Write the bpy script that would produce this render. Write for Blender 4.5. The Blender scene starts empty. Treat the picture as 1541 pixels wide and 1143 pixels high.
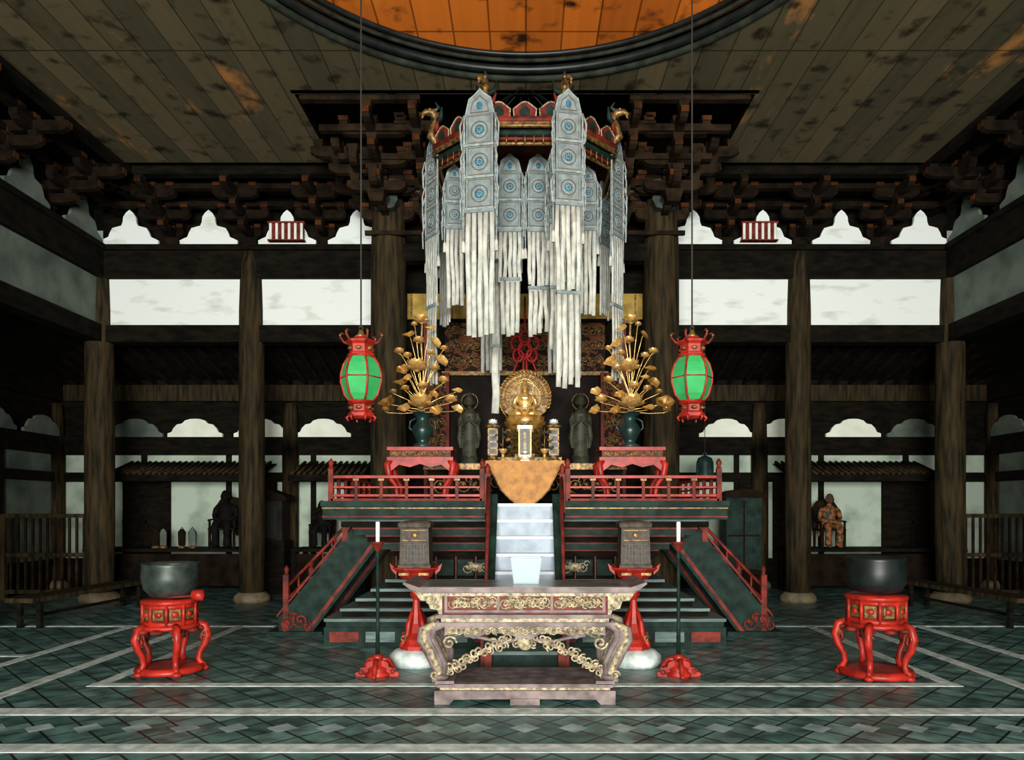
import bpy, math, random, bmesh
from mathutils import Vector, Matrix
random.seed(7)
S=bpy.context.scene
try:
    S.view_settings.view_transform='Standard'
    S.view_settings.look='None'
except Exception as e: print(e)
pi=math.pi
# ------------------------------------------------------------ materials
def newmat(name):
    m=bpy.data.materials.new(name); m.use_nodes=True
    nt=m.node_tree; b=nt.nodes['Principled BSDF']
    return m,nt,b
def N(nt,t,**k):
    n=nt.nodes.new(t)
    for a,v in k.items(): setattr(n,a,v)
    return n
def c4(c): return (c[0],c[1],c[2],1)
def mat(name,c1,c2=None,rough=.5,metal=0,scale=6,st=(1,1,1),bump=.0,coat=0,lo=.35,hi=.65,bscale=None,spec=.5):
    m,nt,b=newmat(name)
    if c2 is None: c2=tuple(x*.65 for x in c1)
    tc=N(nt,'ShaderNodeTexCoord'); mp=N(nt,'ShaderNodeMapping'); mp.inputs['Scale'].default_value=st
    nz=N(nt,'ShaderNodeTexNoise'); nz.inputs['Scale'].default_value=scale; nz.inputs['Detail'].default_value=6
    cr=N(nt,'ShaderNodeValToRGB'); e=cr.color_ramp.elements
    e[0].position=lo; e[1].position=hi; e[0].color=c4(c2); e[1].color=c4(c1)
    L=nt.links.new
    L(tc.outputs['Object'],mp.inputs[0]); L(mp.outputs[0],nz.inputs['Vector']); L(nz.outputs['Fac'],cr.inputs[0]); L(cr.outputs[0],b.inputs['Base Color'])
    b.inputs['Roughness'].default_value=rough; b.inputs['Metallic'].default_value=metal
    b.inputs['Coat Weight'].default_value=coat; b.inputs['Specular IOR Level'].default_value=spec
    if bump:
        bp=N(nt,'ShaderNodeBump'); bp.inputs['Strength'].default_value=bump; bp.inputs['Distance'].default_value=.02
        if bscale:
            n2=N(nt,'ShaderNodeTexVoronoi'); n2.inputs['Scale'].default_value=bscale
            L(tc.outputs['Object'],n2.inputs['Vector']); L(n2.outputs['Distance'],bp.inputs['Height'])
        else: L(nz.outputs['Fac'],bp.inputs['Height'])
        L(bp.outputs[0],b.inputs['Normal'])
    return m
def boards(name,ca,cb,spot,patch,w,spot_lo,patch_lo,seam=.35):
    """planks running along Y with stains"""
    m,nt,b=newmat(name); L=nt.links.new
    def math_(op,a,v=None,src2=None):
        n=N(nt,'ShaderNodeMath',operation=op); L(a,n.inputs[0])
        if v is not None: n.inputs[1].default_value=v
        if src2 is not None: L(src2,n.inputs[1])
        return n.outputs[0]
    g=N(nt,'ShaderNodeNewGeometry'); sx=N(nt,'ShaderNodeSeparateXYZ'); L(g.outputs['Position'],sx.inputs[0])
    dv=math_('DIVIDE',sx.outputs['X'],w); fl=math_('FLOOR',dv); fr=math_('FRACT',dv)
    wn=N(nt,'ShaderNodeTexWhiteNoise',noise_dimensions='1D'); L(fl,wn.inputs['W'])
    mp=N(nt,'ShaderNodeMapping'); mp.inputs['Scale'].default_value=(6,.5,1); L(g.outputs['Position'],mp.inputs[0])
    nz=N(nt,'ShaderNodeTexNoise'); nz.inputs['Scale'].default_value=1.5; nz.inputs['Detail'].default_value=8; L(mp.outputs[0],nz.inputs['Vector'])
    ml=math_('MULTIPLY',math_('ADD',wn.outputs['Value'],None,nz.outputs['Fac']),.6)
    mx=N(nt,'ShaderNodeMixRGB'); mx.inputs[1].default_value=c4(ca); mx.inputs[2].default_value=c4(cb); L(ml,mx.inputs[0])
    mp2=N(nt,'ShaderNodeMapping'); mp2.inputs['Scale'].default_value=(1.7,.6,1); mp2.inputs['Location'].default_value=(2.3,1.1,0); L(g.outputs['Position'],mp2.inputs[0])
    n2=N(nt,'ShaderNodeTexNoise'); n2.inputs['Scale'].default_value=.9; n2.inputs['Detail'].default_value=9; n2.inputs['Roughness'].default_value=.6; L(mp2.outputs[0],n2.inputs['Vector'])
    r2=N(nt,'ShaderNodeValToRGB'); r2.color_ramp.elements[0].position=patch_lo; r2.color_ramp.elements[1].position=patch_lo+.10; L(n2.outputs['Fac'],r2.inputs[0])
    m2=N(nt,'ShaderNodeMixRGB'); L(r2.outputs[0],m2.inputs[0]); L(mx.outputs[0],m2.inputs[1]); m2.inputs[2].default_value=c4(patch)
    n3=N(nt,'ShaderNodeTexNoise'); n3.inputs['Scale'].default_value=3.2; n3.inputs['Detail'].default_value=6; L(g.outputs['Position'],n3.inputs['Vector'])
    r3=N(nt,'ShaderNodeValToRGB'); r3.color_ramp.elements[0].position=spot_lo; r3.color_ramp.elements[1].position=spot_lo+.14; L(n3.outputs['Fac'],r3.inputs[0])
    m3=N(nt,'ShaderNodeMixRGB'); L(r3.outputs[0],m3.inputs[0]); L(m2.outputs[0],m3.inputs[1]); m3.inputs[2].default_value=c4(spot)
    lt=math_('LESS_THAN',fr,.05)
    lt2=math_('LESS_THAN',math_('FRACT',math_('DIVIDE',math_('ADD',sx.outputs['Y'],4.15),4.2)),.006)
    mxm=math_('MAXIMUM',lt,None,lt2)
    m4=N(nt,'ShaderNodeMixRGB'); m4.blend_type='MULTIPLY'; L(mxm,m4.inputs[0]); L(m3.outputs[0],m4.inputs[1]); m4.inputs[2].default_value=(seam,seam,seam,1)
    L(m4.outputs[0],b.inputs['Base Color']); b.inputs['Roughness'].default_value=.8; b.inputs['Specular IOR Level'].default_value=.1
    return m
def floor_mat():
    m,nt,b=newmat('slate_tiles'); L=nt.links.new
    g=N(nt,'ShaderNodeNewGeometry'); mp=N(nt,'ShaderNodeMapping'); mp.inputs['Rotation'].default_value=(0,0,pi/4); L(g.outputs['Position'],mp.inputs[0])
    br=N(nt,'ShaderNodeTexBrick'); br.offset=0; br.inputs['Scale'].default_value=1; br.inputs['Brick Width'].default_value=.25; br.inputs['Row Height'].default_value=.25
    br.inputs['Mortar Size'].default_value=.010; br.inputs['Color1'].default_value=(.036,.098,.092,1); br.inputs['Color2'].default_value=(.105,.195,.185,1); br.inputs['Mortar'].default_value=(.003,.008,.008,1)
    L(mp.outputs[0],br.inputs['Vector'])
    nz=N(nt,'ShaderNodeTexNoise'); nz.inputs['Scale'].default_value=5; nz.inputs['Detail'].default_value=9; L(g.outputs['Position'],nz.inputs['Vector'])
    cr=N(nt,'ShaderNodeValToRGB'); cr.color_ramp.elements[0].position=.35; cr.color_ramp.elements[1].position=.68; cr.color_ramp.elements[0].color=(.45,.45,.45,1); cr.color_ramp.elements[1].color=(2.0,1.95,1.9,1); L(nz.outputs['Fac'],cr.inputs[0])
    mx=N(nt,'ShaderNodeMixRGB',blend_type='MULTIPLY'); mx.inputs[0].default_value=1; L(br.outputs['Color'],mx.inputs[1]); L(cr.outputs[0],mx.inputs[2])
    L(mx.outputs[0],b.inputs['Base Color'])
    mr=N(nt,'ShaderNodeMapRange'); mr.inputs['To Min'].default_value=.22; mr.inputs['To Max'].default_value=.55; L(nz.outputs['Fac'],mr.inputs['Value']); L(mr.outputs[0],b.inputs['Roughness'])
    bp=N(nt,'ShaderNodeBump'); bp.inputs['Strength'].default_value=.35; bp.inputs['Distance'].default_value=.01; L(br.outputs['Fac'],bp.inputs['Height']); bp.invert=True; L(bp.outputs[0],b.inputs['Normal'])
    return m
DW=mat('dark_timber',(.0115,.009,.006),(.0035,.0035,.0028),rough=.85,scale=4,st=(1,1,3),spec=.05)
DW2=mat('bracket_timber',(.016,.0098,.006),(.005,.0038,.0026),rough=.85,scale=5,spec=.05)
DW3=mat('altar_bracket_timber',(.030,.018,.010),(.008,.0055,.0035),rough=.85,scale=5,spec=.05)
ORG=mat('bracket_end_ochre',(.085,.027,.008),(.010,.006,.004),rough=.8,scale=3,spec=.05)
PIL=mat('pillar_timber',(.050,.033,.015),(.009,.009,.0055),rough=.75,scale=5,st=(3,3,.35),bump=.2,spec=.08)
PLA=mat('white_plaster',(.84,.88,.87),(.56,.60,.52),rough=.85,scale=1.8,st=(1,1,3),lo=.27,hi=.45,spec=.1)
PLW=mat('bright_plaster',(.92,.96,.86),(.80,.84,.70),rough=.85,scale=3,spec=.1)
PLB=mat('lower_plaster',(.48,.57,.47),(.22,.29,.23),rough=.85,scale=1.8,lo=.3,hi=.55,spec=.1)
PLG=mat('grey_green_plaster',(.15,.18,.15),(.07,.09,.075),rough=.85,scale=2,spec=.1)  # darker grey-green plaster tone, mainly on the side walls
STN=mat('pale_stone',(.72,.79,.76),(.34,.42,.40),rough=.6,scale=9)
PST=mat('base_stone',(.22,.17,.10),(.10,.08,.05),rough=.7,scale=8)
RED=mat('red_lacquer',(.44,.022,.012),(.19,.010,.006),rough=.42,scale=9,spec=.3)
RED2=mat('worn_red_lacquer',(.21,.022,.013),(.055,.010,.007),rough=.55,scale=9,spec=.2)
GRN=mat('dark_green_lacquer',(.014,.034,.026),(.005,.012,.010),rough=.6,scale=7,spec=.12)
TRD=mat('tread_boards',(.14,.205,.195),(.05,.085,.08),rough=.5,scale=7,st=(.5,3,3),spec=.3)
WTR=mat('flash_white_stair_boards',(.66,.74,.82),(.46,.54,.64),rough=.45,scale=6,st=(1,3,3))  # bright flash reflection put into the tread colour
WRS=mat('blue_grey_riser',(.36,.43,.52),(.22,.28,.35),rough=.5,scale=6)
GLD=mat('gold_leaf',(.95,.62,.22),(.52,.28,.07),rough=.28,metal=.5,scale=14)
GLB=mat('dull_gold_leaf',(.62,.34,.08),(.26,.12,.025),rough=.38,metal=.4,scale=14)
GLC=mat('gilt_carving',(.46,.38,.23),(.10,.07,.04),rough=.55,metal=.1,scale=30)
GLD2=mat('old_gold_carving',(.30,.17,.045),(.035,.02,.01),rough=.45,metal=.4,scale=22)
TBL=mat('faded_pink_lacquer',(.22,.165,.158),(.08,.056,.054),rough=.5,scale=8,spec=.3)
TTP=mat('grey_green_table_top',(.15,.19,.17),(.07,.09,.08),rough=.3,scale=5)
BRZ=mat('patinated_bronze',(.055,.072,.062),(.022,.032,.028),rough=.42,metal=.4,scale=9)
RIM=mat('dark_rim_timber',(.026,.032,.022),(.007,.009,.007),rough=.65,scale=6,spec=.15)
BLK=mat('black_bronze',(.010,.014,.013),(.004,.006,.006),rough=.4,spec=.35)
VAS=mat('green_bronze_vase',(.02,.055,.05),(.01,.025,.022),rough=.35,metal=.3)
CLO=mat('banner_cloth',(.25,.30,.30),(.155,.19,.195),rough=.9,scale=12,spec=.08)
BEA=mat('white_strips',(.64,.635,.57),(.42,.42,.37),rough=.85,scale=14,st=(1,1,.6),spec=.08)
CRD=mat('pale_cord',(.38,.43,.42),(.19,.225,.225),rough=.85,scale=20,bump=.2,bscale=80,spec=.08)
BLU=mat('blue_embroidery',(.035,.20,.30),(.02,.08,.14),rough=.8,scale=40)
BRN=mat('brown_embroidery',(.13,.09,.07),rough=.8,scale=40)
LGR=mat('green_lantern_silk',(.045,.40,.12),(.03,.30,.085),rough=.6,scale=5,spec=.2)
BRO=mat('brocade',(.15,.050,.020),(.014,.011,.010),rough=.7,scale=14,lo=.47,hi=.53,spec=.1)
YEL=mat('yellow_valance',(.50,.33,.05),(.26,.16,.02),rough=.7,scale=6)
CLG=mat('gold_altar_cloth',(.46,.20,.028),(.28,.11,.014),rough=.6,scale=12,metal=.1,bump=.15,bscale=40)
SCR=mat('dark_screen',(.026,.020,.017),(.011,.009,.008),rough=.8,scale=3,spec=.05)
TAU=mat('taupe_lacquer',(.085,.066,.05),(.04,.03,.024),rough=.6,scale=20,spec=.2)
WAX=mat('candle_wax',(.85,.85,.8),(.7,.7,.66),rough=.4)
ROP=mat('rope',(.03,.026,.02),rough=.8)
RCD=mat('red_cord',(.42,.006,.012),rough=.7)
SKN=mat('painted_wood_skin',(.10,.062,.038),(.05,.034,.02),rough=.7,spec=.1)
ROB=mat('painted_robe',(.27,.085,.028),(.03,.038,.02),rough=.6,scale=14,lo=.45,hi=.55,spec=.2)
ROD=mat('dark_robe',(.008,.007,.006),(.004,.0035,.003),rough=.8,spec=.08)
TBS=mat('bronze_statue',(.06,.06,.036),(.014,.016,.011),rough=.55,metal=.1,spec=.3)
CEI=boards('ceiling_boards',(.170,.125,.066),(.062,.058,.033),(.018,.014,.009),(.48,.20,.06),.34,.55,.60,.4)
DIS=boards('round_ceiling_boards',(.95,.235,.026),(.48,.11,.012),(.04,.016,.008),(.95,.34,.055),.42,.57,.62,.35)
def glassmat():
    m,nt,b=newmat('frosted_acrylic'); b.inputs['Base Color'].default_value=(.62,.72,.76,1); b.inputs['Roughness'].default_value=.25
    b.inputs['Transmission Weight'].default_value=.55; b.inputs['IOR'].default_value=1.3
    return m
ACR=glassmat()
# ------------------------------------------------------------ builder
class B:
    def __init__(s,M=None): s.v=[];s.f=[];s.mi=[];s.sm=[];s.mats=[];s.M=M or Matrix()
    def add(s,vs,fs,m,smooth=False):
        if m not in s.mats: s.mats.append(m)
        k=s.mats.index(m); o=len(s.v)
        s.v+=[tuple(s.M@Vector(v)) for v in vs]
        for f in fs: s.f.append([i+o for i in f]); s.mi.append(k); s.sm.append(smooth)
    def box(s,c,d,m,rx=0,ry=0,rz=0,tb=1.0):
        R=Matrix.Translation(c)@Matrix.Rotation(rz,4,'Z')@Matrix.Rotation(ry,4,'Y')@Matrix.Rotation(rx,4,'X')
        x,y,z=d[0]/2,d[1]/2,d[2]/2
        vs=[(-x*tb,-y*tb,-z),(x*tb,-y*tb,-z),(x*tb,y*tb,-z),(-x*tb,y*tb,-z),(-x,-y,z),(x,-y,z),(x,y,z),(-x,y,z)]
        s.add([R@Vector(v) for v in vs],[(0,3,2,1),(4,5,6,7),(0,1,5,4),(1,2,6,5),(2,3,7,6),(3,0,4,7)],m)
    def bb(s,x0,x1,y0,y1,z0,z1,m): s.box(((x0+x1)/2,(y0+y1)/2,(z0+z1)/2),(abs(x1-x0),abs(y1-y0),abs(z1-z0)),m)
    def lathe(s,prof,c,m,n=20,smooth=True,a0=0,sx=1,sy=1,R=None):
        vs=[];fs=[]
        T=Matrix.Translation(c)@(R or Matrix())
        for r,z in prof:
            for i in range(n):
                a=a0+2*pi*i/n; vs.append(T@Vector((r*sx*math.cos(a),r*sy*math.sin(a),z)))
        k=len(prof)
        for j in range(k-1):
            for i in range(n): fs.append((j*n+i,j*n+(i+1)%n,(j+1)*n+(i+1)%n,(j+1)*n+i))
        if prof[0][0]>1e-4: fs.append(tuple(range(n))[::-1])
        if prof[-1][0]>1e-4: fs.append(tuple((k-1)*n+i for i in range(n)))
        s.add(vs,fs,m,smooth)
    def tube(s,pts,r,m,n=6,closed=False,flat=1.0):
        P=[Vector(p) for p in pts]; k=len(P); vs=[];fs=[]
        rr=r if isinstance(r,(list,tuple)) else [r]*k
        up=None
        for i in range(k):
            if closed: t=P[(i+1)%k]-P[i-1]
            else: t=P[min(i+1,k-1)]-P[max(i-1,0)]
            if t.length<1e-9: t=Vector((0,0,1))
            t.normalize()
            if up is None: up=Vector((0,1,0)) if abs(t.y)<.9 else Vector((1,0,0))
            a=t.cross(up)
            if a.length<1e-6: a=t.orthogonal()
            a.normalize(); bb=a.cross(t).normalized(); up=bb
            for j in range(n):
                g=2*pi*j/n+ (pi/n if n==4 else 0); vs.append(P[i]+rr[i]*(math.cos(g)*a+math.sin(g)*flat*bb))
        for i in range(k if closed else k-1):
            q=(i+1)%k
            for j in range(n): fs.append((i*n+j,i*n+(j+1)%n,q*n+(j+1)%n,q*n+j))
        if not closed: fs.append(tuple(range(n))[::-1]); fs.append(tuple((k-1)*n+j for j in range(n)))
        s.add(vs,fs,m,n>4)
    def prism(s,poly,y0,y1,m):
        n=len(poly); vs=[(x,y0,z) for x,z in poly]+[(x,y1,z) for x,z in poly]
        fs=[tuple(range(n)),tuple(range(2*n-1,n-1,-1))]+[(i,i+n,(i+1)%n+n,(i+1)%n) for i in range(n)]
        s.add(vs,fs,m)
    def ell(s,c,r,m,n=12,k=8):
        if not isinstance(r,(tuple,list)): r=(r,r,r)
        s.lathe([(max(1e-5,math.sin(pi*i/k)),-r[2]*math.cos(pi*i/k)) for i in range(k+1)],c,m,n,True,sx=r[0],sy=r[1])
    def done(s,name,bevel=0,parent=None):
        xs=[v[0] for v in s.v]; ys=[v[1] for v in s.v]; zs=[v[2] for v in s.v]
        o=Vector(((min(xs)+max(xs))/2,(min(ys)+max(ys))/2,min(zs)))
        me=bpy.data.meshes.new(name); me.from_pydata([tuple(Vector(v)-o) for v in s.v],[],s.f)
        for m in s.mats: me.materials.append(m)
        me.polygons.foreach_set('material_index',s.mi); me.polygons.foreach_set('use_smooth',s.sm)
        bm=bmesh.new(); bm.from_mesh(me); bmesh.ops.recalc_face_normals(bm,faces=bm.faces); bm.to_mesh(me); bm.free()
        ob=bpy.data.objects.new(name,me); ob.location=o; S.collection.objects.link(ob)
        if bevel:
            md=ob.modifiers.new('bevel','BEVEL'); md.width=bevel; md.segments=2; md.limit_method='ANGLE'; md.angle_limit=math.radians(50)
        if parent: ob.parent=parent; ob.matrix_parent_inverse=Matrix.Translation(-parent.location)
        return ob
def T(x,y,z,rz=0,s=1): return Matrix.Translation((x,y,z))@Matrix.Rotation(rz,4,'Z')@Matrix.Scale(s,4)
def mir(h): return h+[(-x,z) for x,z in reversed(h) if x>1e-6]
def spiral(b,c,r,m,turns=1.3,rt=.008,d=1,a0=0,n=12):
    pts=[]
    for i in range(n+1):
        t=i/n; a=a0+d*t*turns*2*pi; q=r*(1-.8*t)
        pts.append((c[0]+q*math.cos(a),c[1]-rt*.5*t,c[2]+q*math.sin(a)))
    b.tube(pts,rt,m,5)
def carving(b,x0,x1,z0,z1,y,m,rt=.007,seed=1):
    rnd=random.Random(seed); h=z1-z0; n=max(2,int((x1-x0)/(h*.55)))
    for i in range(n):
        x=x0+(i+.5)*(x1-x0)/n; d=1 if i%2 else -1
        spiral(b,(x,y,z0+h*(.5+.08*d)),h*.42,m,1.4,rt,d,rnd.random()*6)
        spiral(b,(x+(x1-x0)/n*.5*.9,y,z0+h*(.5-.2*d)),h*.25,m,1.0,rt,-d,rnd.random()*6,8)
        b.ell((x,y-.004,z0+h*.5),(h*.12,.012,h*.12),m,8,5)
# ------------------------------------------------------------ shell
WX=7.33; WY=12.6; OX=9.4; OY=14.8
b=B(); b.bb(-9.6,9.6,-1.2,15,-.2,0,floor_mat()); b.done('floor')
b=B()
for y,w in ((4.88,.17),(5.76,.19)): b.bb(-9.3,9.3,y-w/2,y+w/2,0,.004,STN)
b.bb(-3.95,3.95,6.58,6.70,0,.004,STN)
for s in (-1,1):
    b.bb(s*3.81,s*3.93,6.70,9.9,0,.004,STN)
    b.bb(s*4.42,s*4.55,5.855,9.9,0,.004,STN)
    b.bb(s*5.3,s*5.42,5.855,9.9,0,.004,STN)
    b.bb(s*3.4,s*9.3,9.9,10.02,0,.004,STN)
    b.bb(s*5.42,s*9.3,7.9,8.0,0,.004,STN)
b.done('floor_stone_strips')
b=B()
DIA=mat('door_reflection_diamonds',(.42,.54,.53),(.16,.25,.25),rough=.4,scale=5)  # door-light reflection on the floor, painted as pale diamonds
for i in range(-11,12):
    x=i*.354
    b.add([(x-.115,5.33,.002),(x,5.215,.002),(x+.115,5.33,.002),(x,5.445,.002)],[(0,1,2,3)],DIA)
b.done('floor_door_reflection')
cu=bpy.data.curves.new('ceil','CURVE'); cu.dimensions='2D'; cu.fill_mode='BOTH'; cu.extrude=.04
def poly(pts):
    sp=cu.splines.new('POLY'); sp.points.add(len(pts)-1)
    for p,q in zip(sp.points,pts): p.co=(q[0],q[1],0,1)
    sp.use_cyclic_u=True
poly([(-6.3,-1),(6.3,-1),(6.3,11.2),(2.95,11.2),(2.95,9.35),(-2.95,9.35),(-2.95,11.2),(-6.3,11.2)])
CC=(0,5.76); R0=3.28
poly([(CC[0]+R0*math.cos(i*2*pi/96),CC[1]+R0*math.sin(i*2*pi/96)) for i in range(96)])
tmp=bpy.data.objects.new('tmp',cu); S.collection.objects.link(tmp); bpy.context.view_layer.update()
me=bpy.data.meshes.new_from_object(tmp.evaluated_get(bpy.context.evaluated_depsgraph_get()))
bpy.data.objects.remove(tmp); me.materials.clear(); me.materials.append(CEI)
ce=bpy.data.objects.new('ceiling',me); ce.location=(0,0,6.94); S.collection.objects.link(ce)
b=B(); b.lathe([(R0+.0,0),(R0,.04)],(0,5.76,7.12),DIS,96,False); b.done('round_ceiling_panel')
b=B()
for r,z,t,m in ((R0+.02,6.93,.045,RIM),(R0-.09,6.97,.05,BLK),(R0-.16,7.04,.025,RIM),(R0-.22,7.08,.03,BLK)):
    b.tube([(r*math.cos(i*2*pi/96),5.76+r*math.sin(i*2*pi/96),z) for i in range(96)],t,m,8,closed=True)
b.done('trim_1')
b=B(); b.bb(-9.6,9.6,-1.2,15,7.3,7.4,DW); b.done('roof_deck')
UP=mir([(.485,0),(.49,.06),(.43,.09),(.36,.12),(.33,.20),(.29,.27),(.22,.29),(.14,.31),(.115,.37),(.105,.46),(.06,.53),(0,.58)])
LO=mir([(.55,0),(.55,.07),(.47,.10),(.43,.18),(.36,.25),(.26,.27),(.2,.33),(.1,.36),(0,.365)])
def hjk(L,h):
    return [(-L/2,h),(-L/2,h*.45),(-L/2+h*.35,h*.12),(-L/2+h*.9,0),(L/2-h*.9,0),(L/2-h*.35,h*.12),(L/2,h*.45),(L/2,h)]
def cluster(b,tiers,step,rise,L0=.75,Lfirst=None,W=None):
    W=W or DW2
    b.box((0,0,.07),(.26,.26,.16),W,tb=.7)
    for k in range(tiers):
        y=-k*step; z=.16+k*rise
        M0=b.M.copy(); b.M=M0@Matrix.Translation((0,y,z)); L=L0+.12*(k%2)
        if k==0 and Lfirst: L=Lfirst
        b.prism(hjk(L,.14),-.055,.055,W)
        for dx in (-L/2+.07,0,L/2-.07): b.box((dx,0,.14+.05),(.14,.15,.10),W,tb=.7)
        for dx in (-L/2+.07,0,L/2-.07): b.box((dx,-.08,.14+.065),(.12,.012,.06),ORG)
        b.M=M0@Matrix.Translation((0,y,z))@Matrix.Rotation(pi/2,4,'Z')
        b.prism(hjk(2*step+.3,.14),-.05,.05,W)
        b.M=M0
        b.box((0,y-step-.155,z+.09),(.10,.015,.08),ORG)
        b.box((0,y-step-.05,z+.18),(.15,.15,.1),W,tb=.7)
def wallset(side):
    if side=='back': M=T(0,WY,0); xs0,xs1=-WX,WX
    elif side=='left': M=T(-WX,0,0,pi/2); xs0,xs1=-1,WY
    else: M=T(WX,0,0,-pi/2); xs0,xs1=-WY,1
    w=B(); w.M=M
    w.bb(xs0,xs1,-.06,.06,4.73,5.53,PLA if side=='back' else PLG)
    w.done('wall_'+side)
    t=B(); t.M=M
    t.bb(xs0,xs1,-.14,.14,4.44,4.73,DW); t.bb(xs0,xs1,-.16,.16,5.53,5.99,DW); t.bb(xs0,xs1,-.22,.2,5.99,6.08,DW)
    t.bb(xs0,xs1,.1,.2,6.08,7.3,DW)
    for k in range(1,4): t.bb(xs0,xs1,-.36*k-.06,-.36*k+.06,6.50+.14*k,6.58+.14*k,DW2)
    t.bb(xs0,xs1,-1.2,-1.04,6.82,6.98,DW)
    t.done('trim_beams_'+side)
    k_=B(); c_=B()
    if side=='back':
        kx=[-6.70,-5.36,-4.03,-2.85,2.85,4.03,5.36,6.70]; cx=[-6.03,-4.70,-3.42,3.42,4.70,6.03,-2.0,2.0,-.7,.7]
    else:
        sg=1 if side=='left' else -1
        ys=[11.80-1.34*i for i in range(10)]; kx=[sg*y for y in ys]; cx=[sg*(y-.67) for y in ys]
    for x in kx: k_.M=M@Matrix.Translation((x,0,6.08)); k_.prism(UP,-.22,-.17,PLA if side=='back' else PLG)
    for x in cx: c_.M=M@Matrix.Translation((x,0,6.08)); cluster(c_,3,.36,.20,.72,.34)
    k_.done('frog_leg_struts_'+side); c_.done('bracket_complex_'+side)
for s in ('back','left','right'): wallset(s)
def pillar(x,y,r,h):
    b=B(); b.lathe([(r*.96,.16),(r,1.2),(r,2.8),(r*.97,h-1),(r*.86,h-.25),(r*.72,h)],(x,y,0),PIL,28)
    b.lathe([(r*1.35,0),(r*1.42,.05),(r*1.35,.11),(r*1.12,.15),(r*1.05,.17)],(x,y,0),PST,28)
    return b
for sx in (-1,1):
    pillar(sx*4.7,WY-.02,.215,6.0).done('timber_pillar')
    for y in (WY,9.5,6.4,3.3,.2): pillar(sx*WX,y,.235,6.0).done('timber_pillar')
    pillar(sx*4.7,OY-.15,.16,3.7).done('timber_pillar'); pillar(sx*2.2,OY-.15,.16,3.7).done('timber_pillar')
    pillar(sx*OX,OY-.15,.16,3.7).done('timber_pillar')
    for y in (11.6,8.5): pillar(sx*(OX-.1),y,.16,3.7).done('timber_pillar')
    p=pillar(sx*2.05,11.0,.27,6.45)
    p.box((sx*2.05,11,6.40),(.62,.62,.16),DW3,tb=.8)
    p.prism([(sx*2.05+dx,5.95+dz) for dx,dz in mir([(.0,0),(.14,.03),(.2,.15),(.17,.26),(.27,.34),(.25,.42),(0,.45)])],10.62,10.78,BRZ)
    p.tube([(sx*2.05,10.7,6.1),(sx*2.05,10.5,6.05),(sx*2.05,10.42,6.15),(sx*2.05,10.45,6.25)],[.1,.08,.06,.03],BRZ,8)
    p.done('timber_pillar')
def outer(side):
    if side=='back': M=T(0,OY,0); a,c=-OX,OX; nm='wall_outer_back'
    elif side=='left': M=T(-OX,0,0,pi/2); a,c=-1,OY; nm='wall_outer_left'
    else: M=T(OX,0,0,-pi/2); a,c=-OY,1; nm='wall_outer_right'
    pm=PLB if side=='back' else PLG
    w=B(); w.M=M
    w.bb(a,c,0,.12,.5,2.70,pm); w.bb(a,c,0,.14,2.7,4.6,DW); w.bb(a,c,-.02,.12,0,.52,DW)
    w.done(nm)
    t=B(); t.M=M
    t.bb(a,c,-.12,0,2.68,3.04,DW); t.bb(a,c,-.07,0,2.14,2.33,DW); t.bb(a,c,-.14,0,3.76,4.08,PIL if side=='back' else DW); t.bb(a,c,-.08,0,.46,.6,DW)
    n=int((c-a)/1.6)
    for i in range(n+1): t.bb(a+i*(c-a)/n-.05,a+i*(c-a)/n+.05,-.06,0,.5,2.7,DW)
    if side=='back':
        for x0,x1 in ((-8.1,-7.15),(-5.75,-5.0),(-3.6,-2.9),(4.3,4.9),(5.0,5.65),(7.2,8.4)):
            t.bb(x0,x1,-.09,-.03,.5,2.2,DW); t.bb(x0,x1,-.10,-.08,1.3,1.36,DW2); t.bb((x0+x1)/2-.02,(x0+x1)/2+.02,-.10,-.08,.5,2.2,DW2)
    t.done('trim_outer_'+side)
    k=B()
    xs=[-7.83,-6.63,-5.3,-4.05,4.05,5.2,6.6,7.83] if side=='back' else [ (1 if side=='left' else -1)*(14.1-1.3*i) for i in range(9)]
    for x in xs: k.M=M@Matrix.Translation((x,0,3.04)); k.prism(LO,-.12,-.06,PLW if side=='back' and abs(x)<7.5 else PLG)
    k.done('low_frog_leg_struts_'+side)
for s in ('back','left','right'): outer(s)
b=B()
b.add([(-9.5,WY,4.75),(9.5,WY,4.75),(9.5,OY,4.2),(-9.5,OY,4.2)],[(0,1,2,3)],DW)
for s in (-1,1): b.add([(s*WX,-1,4.75),(s*WX,OY,4.75),(s*OX,OY,4.2),(s*OX,-1,4.2)],[(0,1,2,3)],DW)
for i in range(62):
    x=-9.3+i*.305; b.tube([(x,WY+.1,4.68),(x,OY,4.12)],.045,DW2,4)
b.done('ceiling_aisle')
b=B()
for x in (-2.05,2.05):
    b.M=T(x,10.95,5.75); cluster(b,4,.36,.24,.8,W=DW3)
for x in (-1.45,1.45):
    b.M=T(x,10.95,5.85); cluster(b,4,.36,.22,.5,W=DW3)
for s in (-1,1):
    for y in (10.4,11.6):
        b.M=T(s*2.1,y,5.95,pi/2 if s>0 else -pi/2); cluster(b,3,.26,.24,.7,W=DW3)
b.M=Matrix()
for k in range(5):
    for s in (-1,1): b.bb(s*1.35,s*(2.3+.15*k),10.9-.38*k,11.0-.38*k,6.05+.2*k,6.13+.2*k,DW3)
b.bb(-2,2,10.92,11.0,6.05,6.13,DW3)
b.bb(-2.98,2.98,9.26,9.34,6.90,7.06,DW)
for s in (-1,1): b.bb(s*2.96,s*3.04,9.3,12.5,6.99,7.1,DW)
for s in (-1,1): b.prism([(s*1.66+dx*.6,6.3+dz*.6) for dx,dz in UP],11.3,11.35,PLA)
b.done('altar_bracket_complex')
b=B()
b.bb(-2.35,2.35,10.72,10.78,5.62,5.68,DW3)
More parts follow.
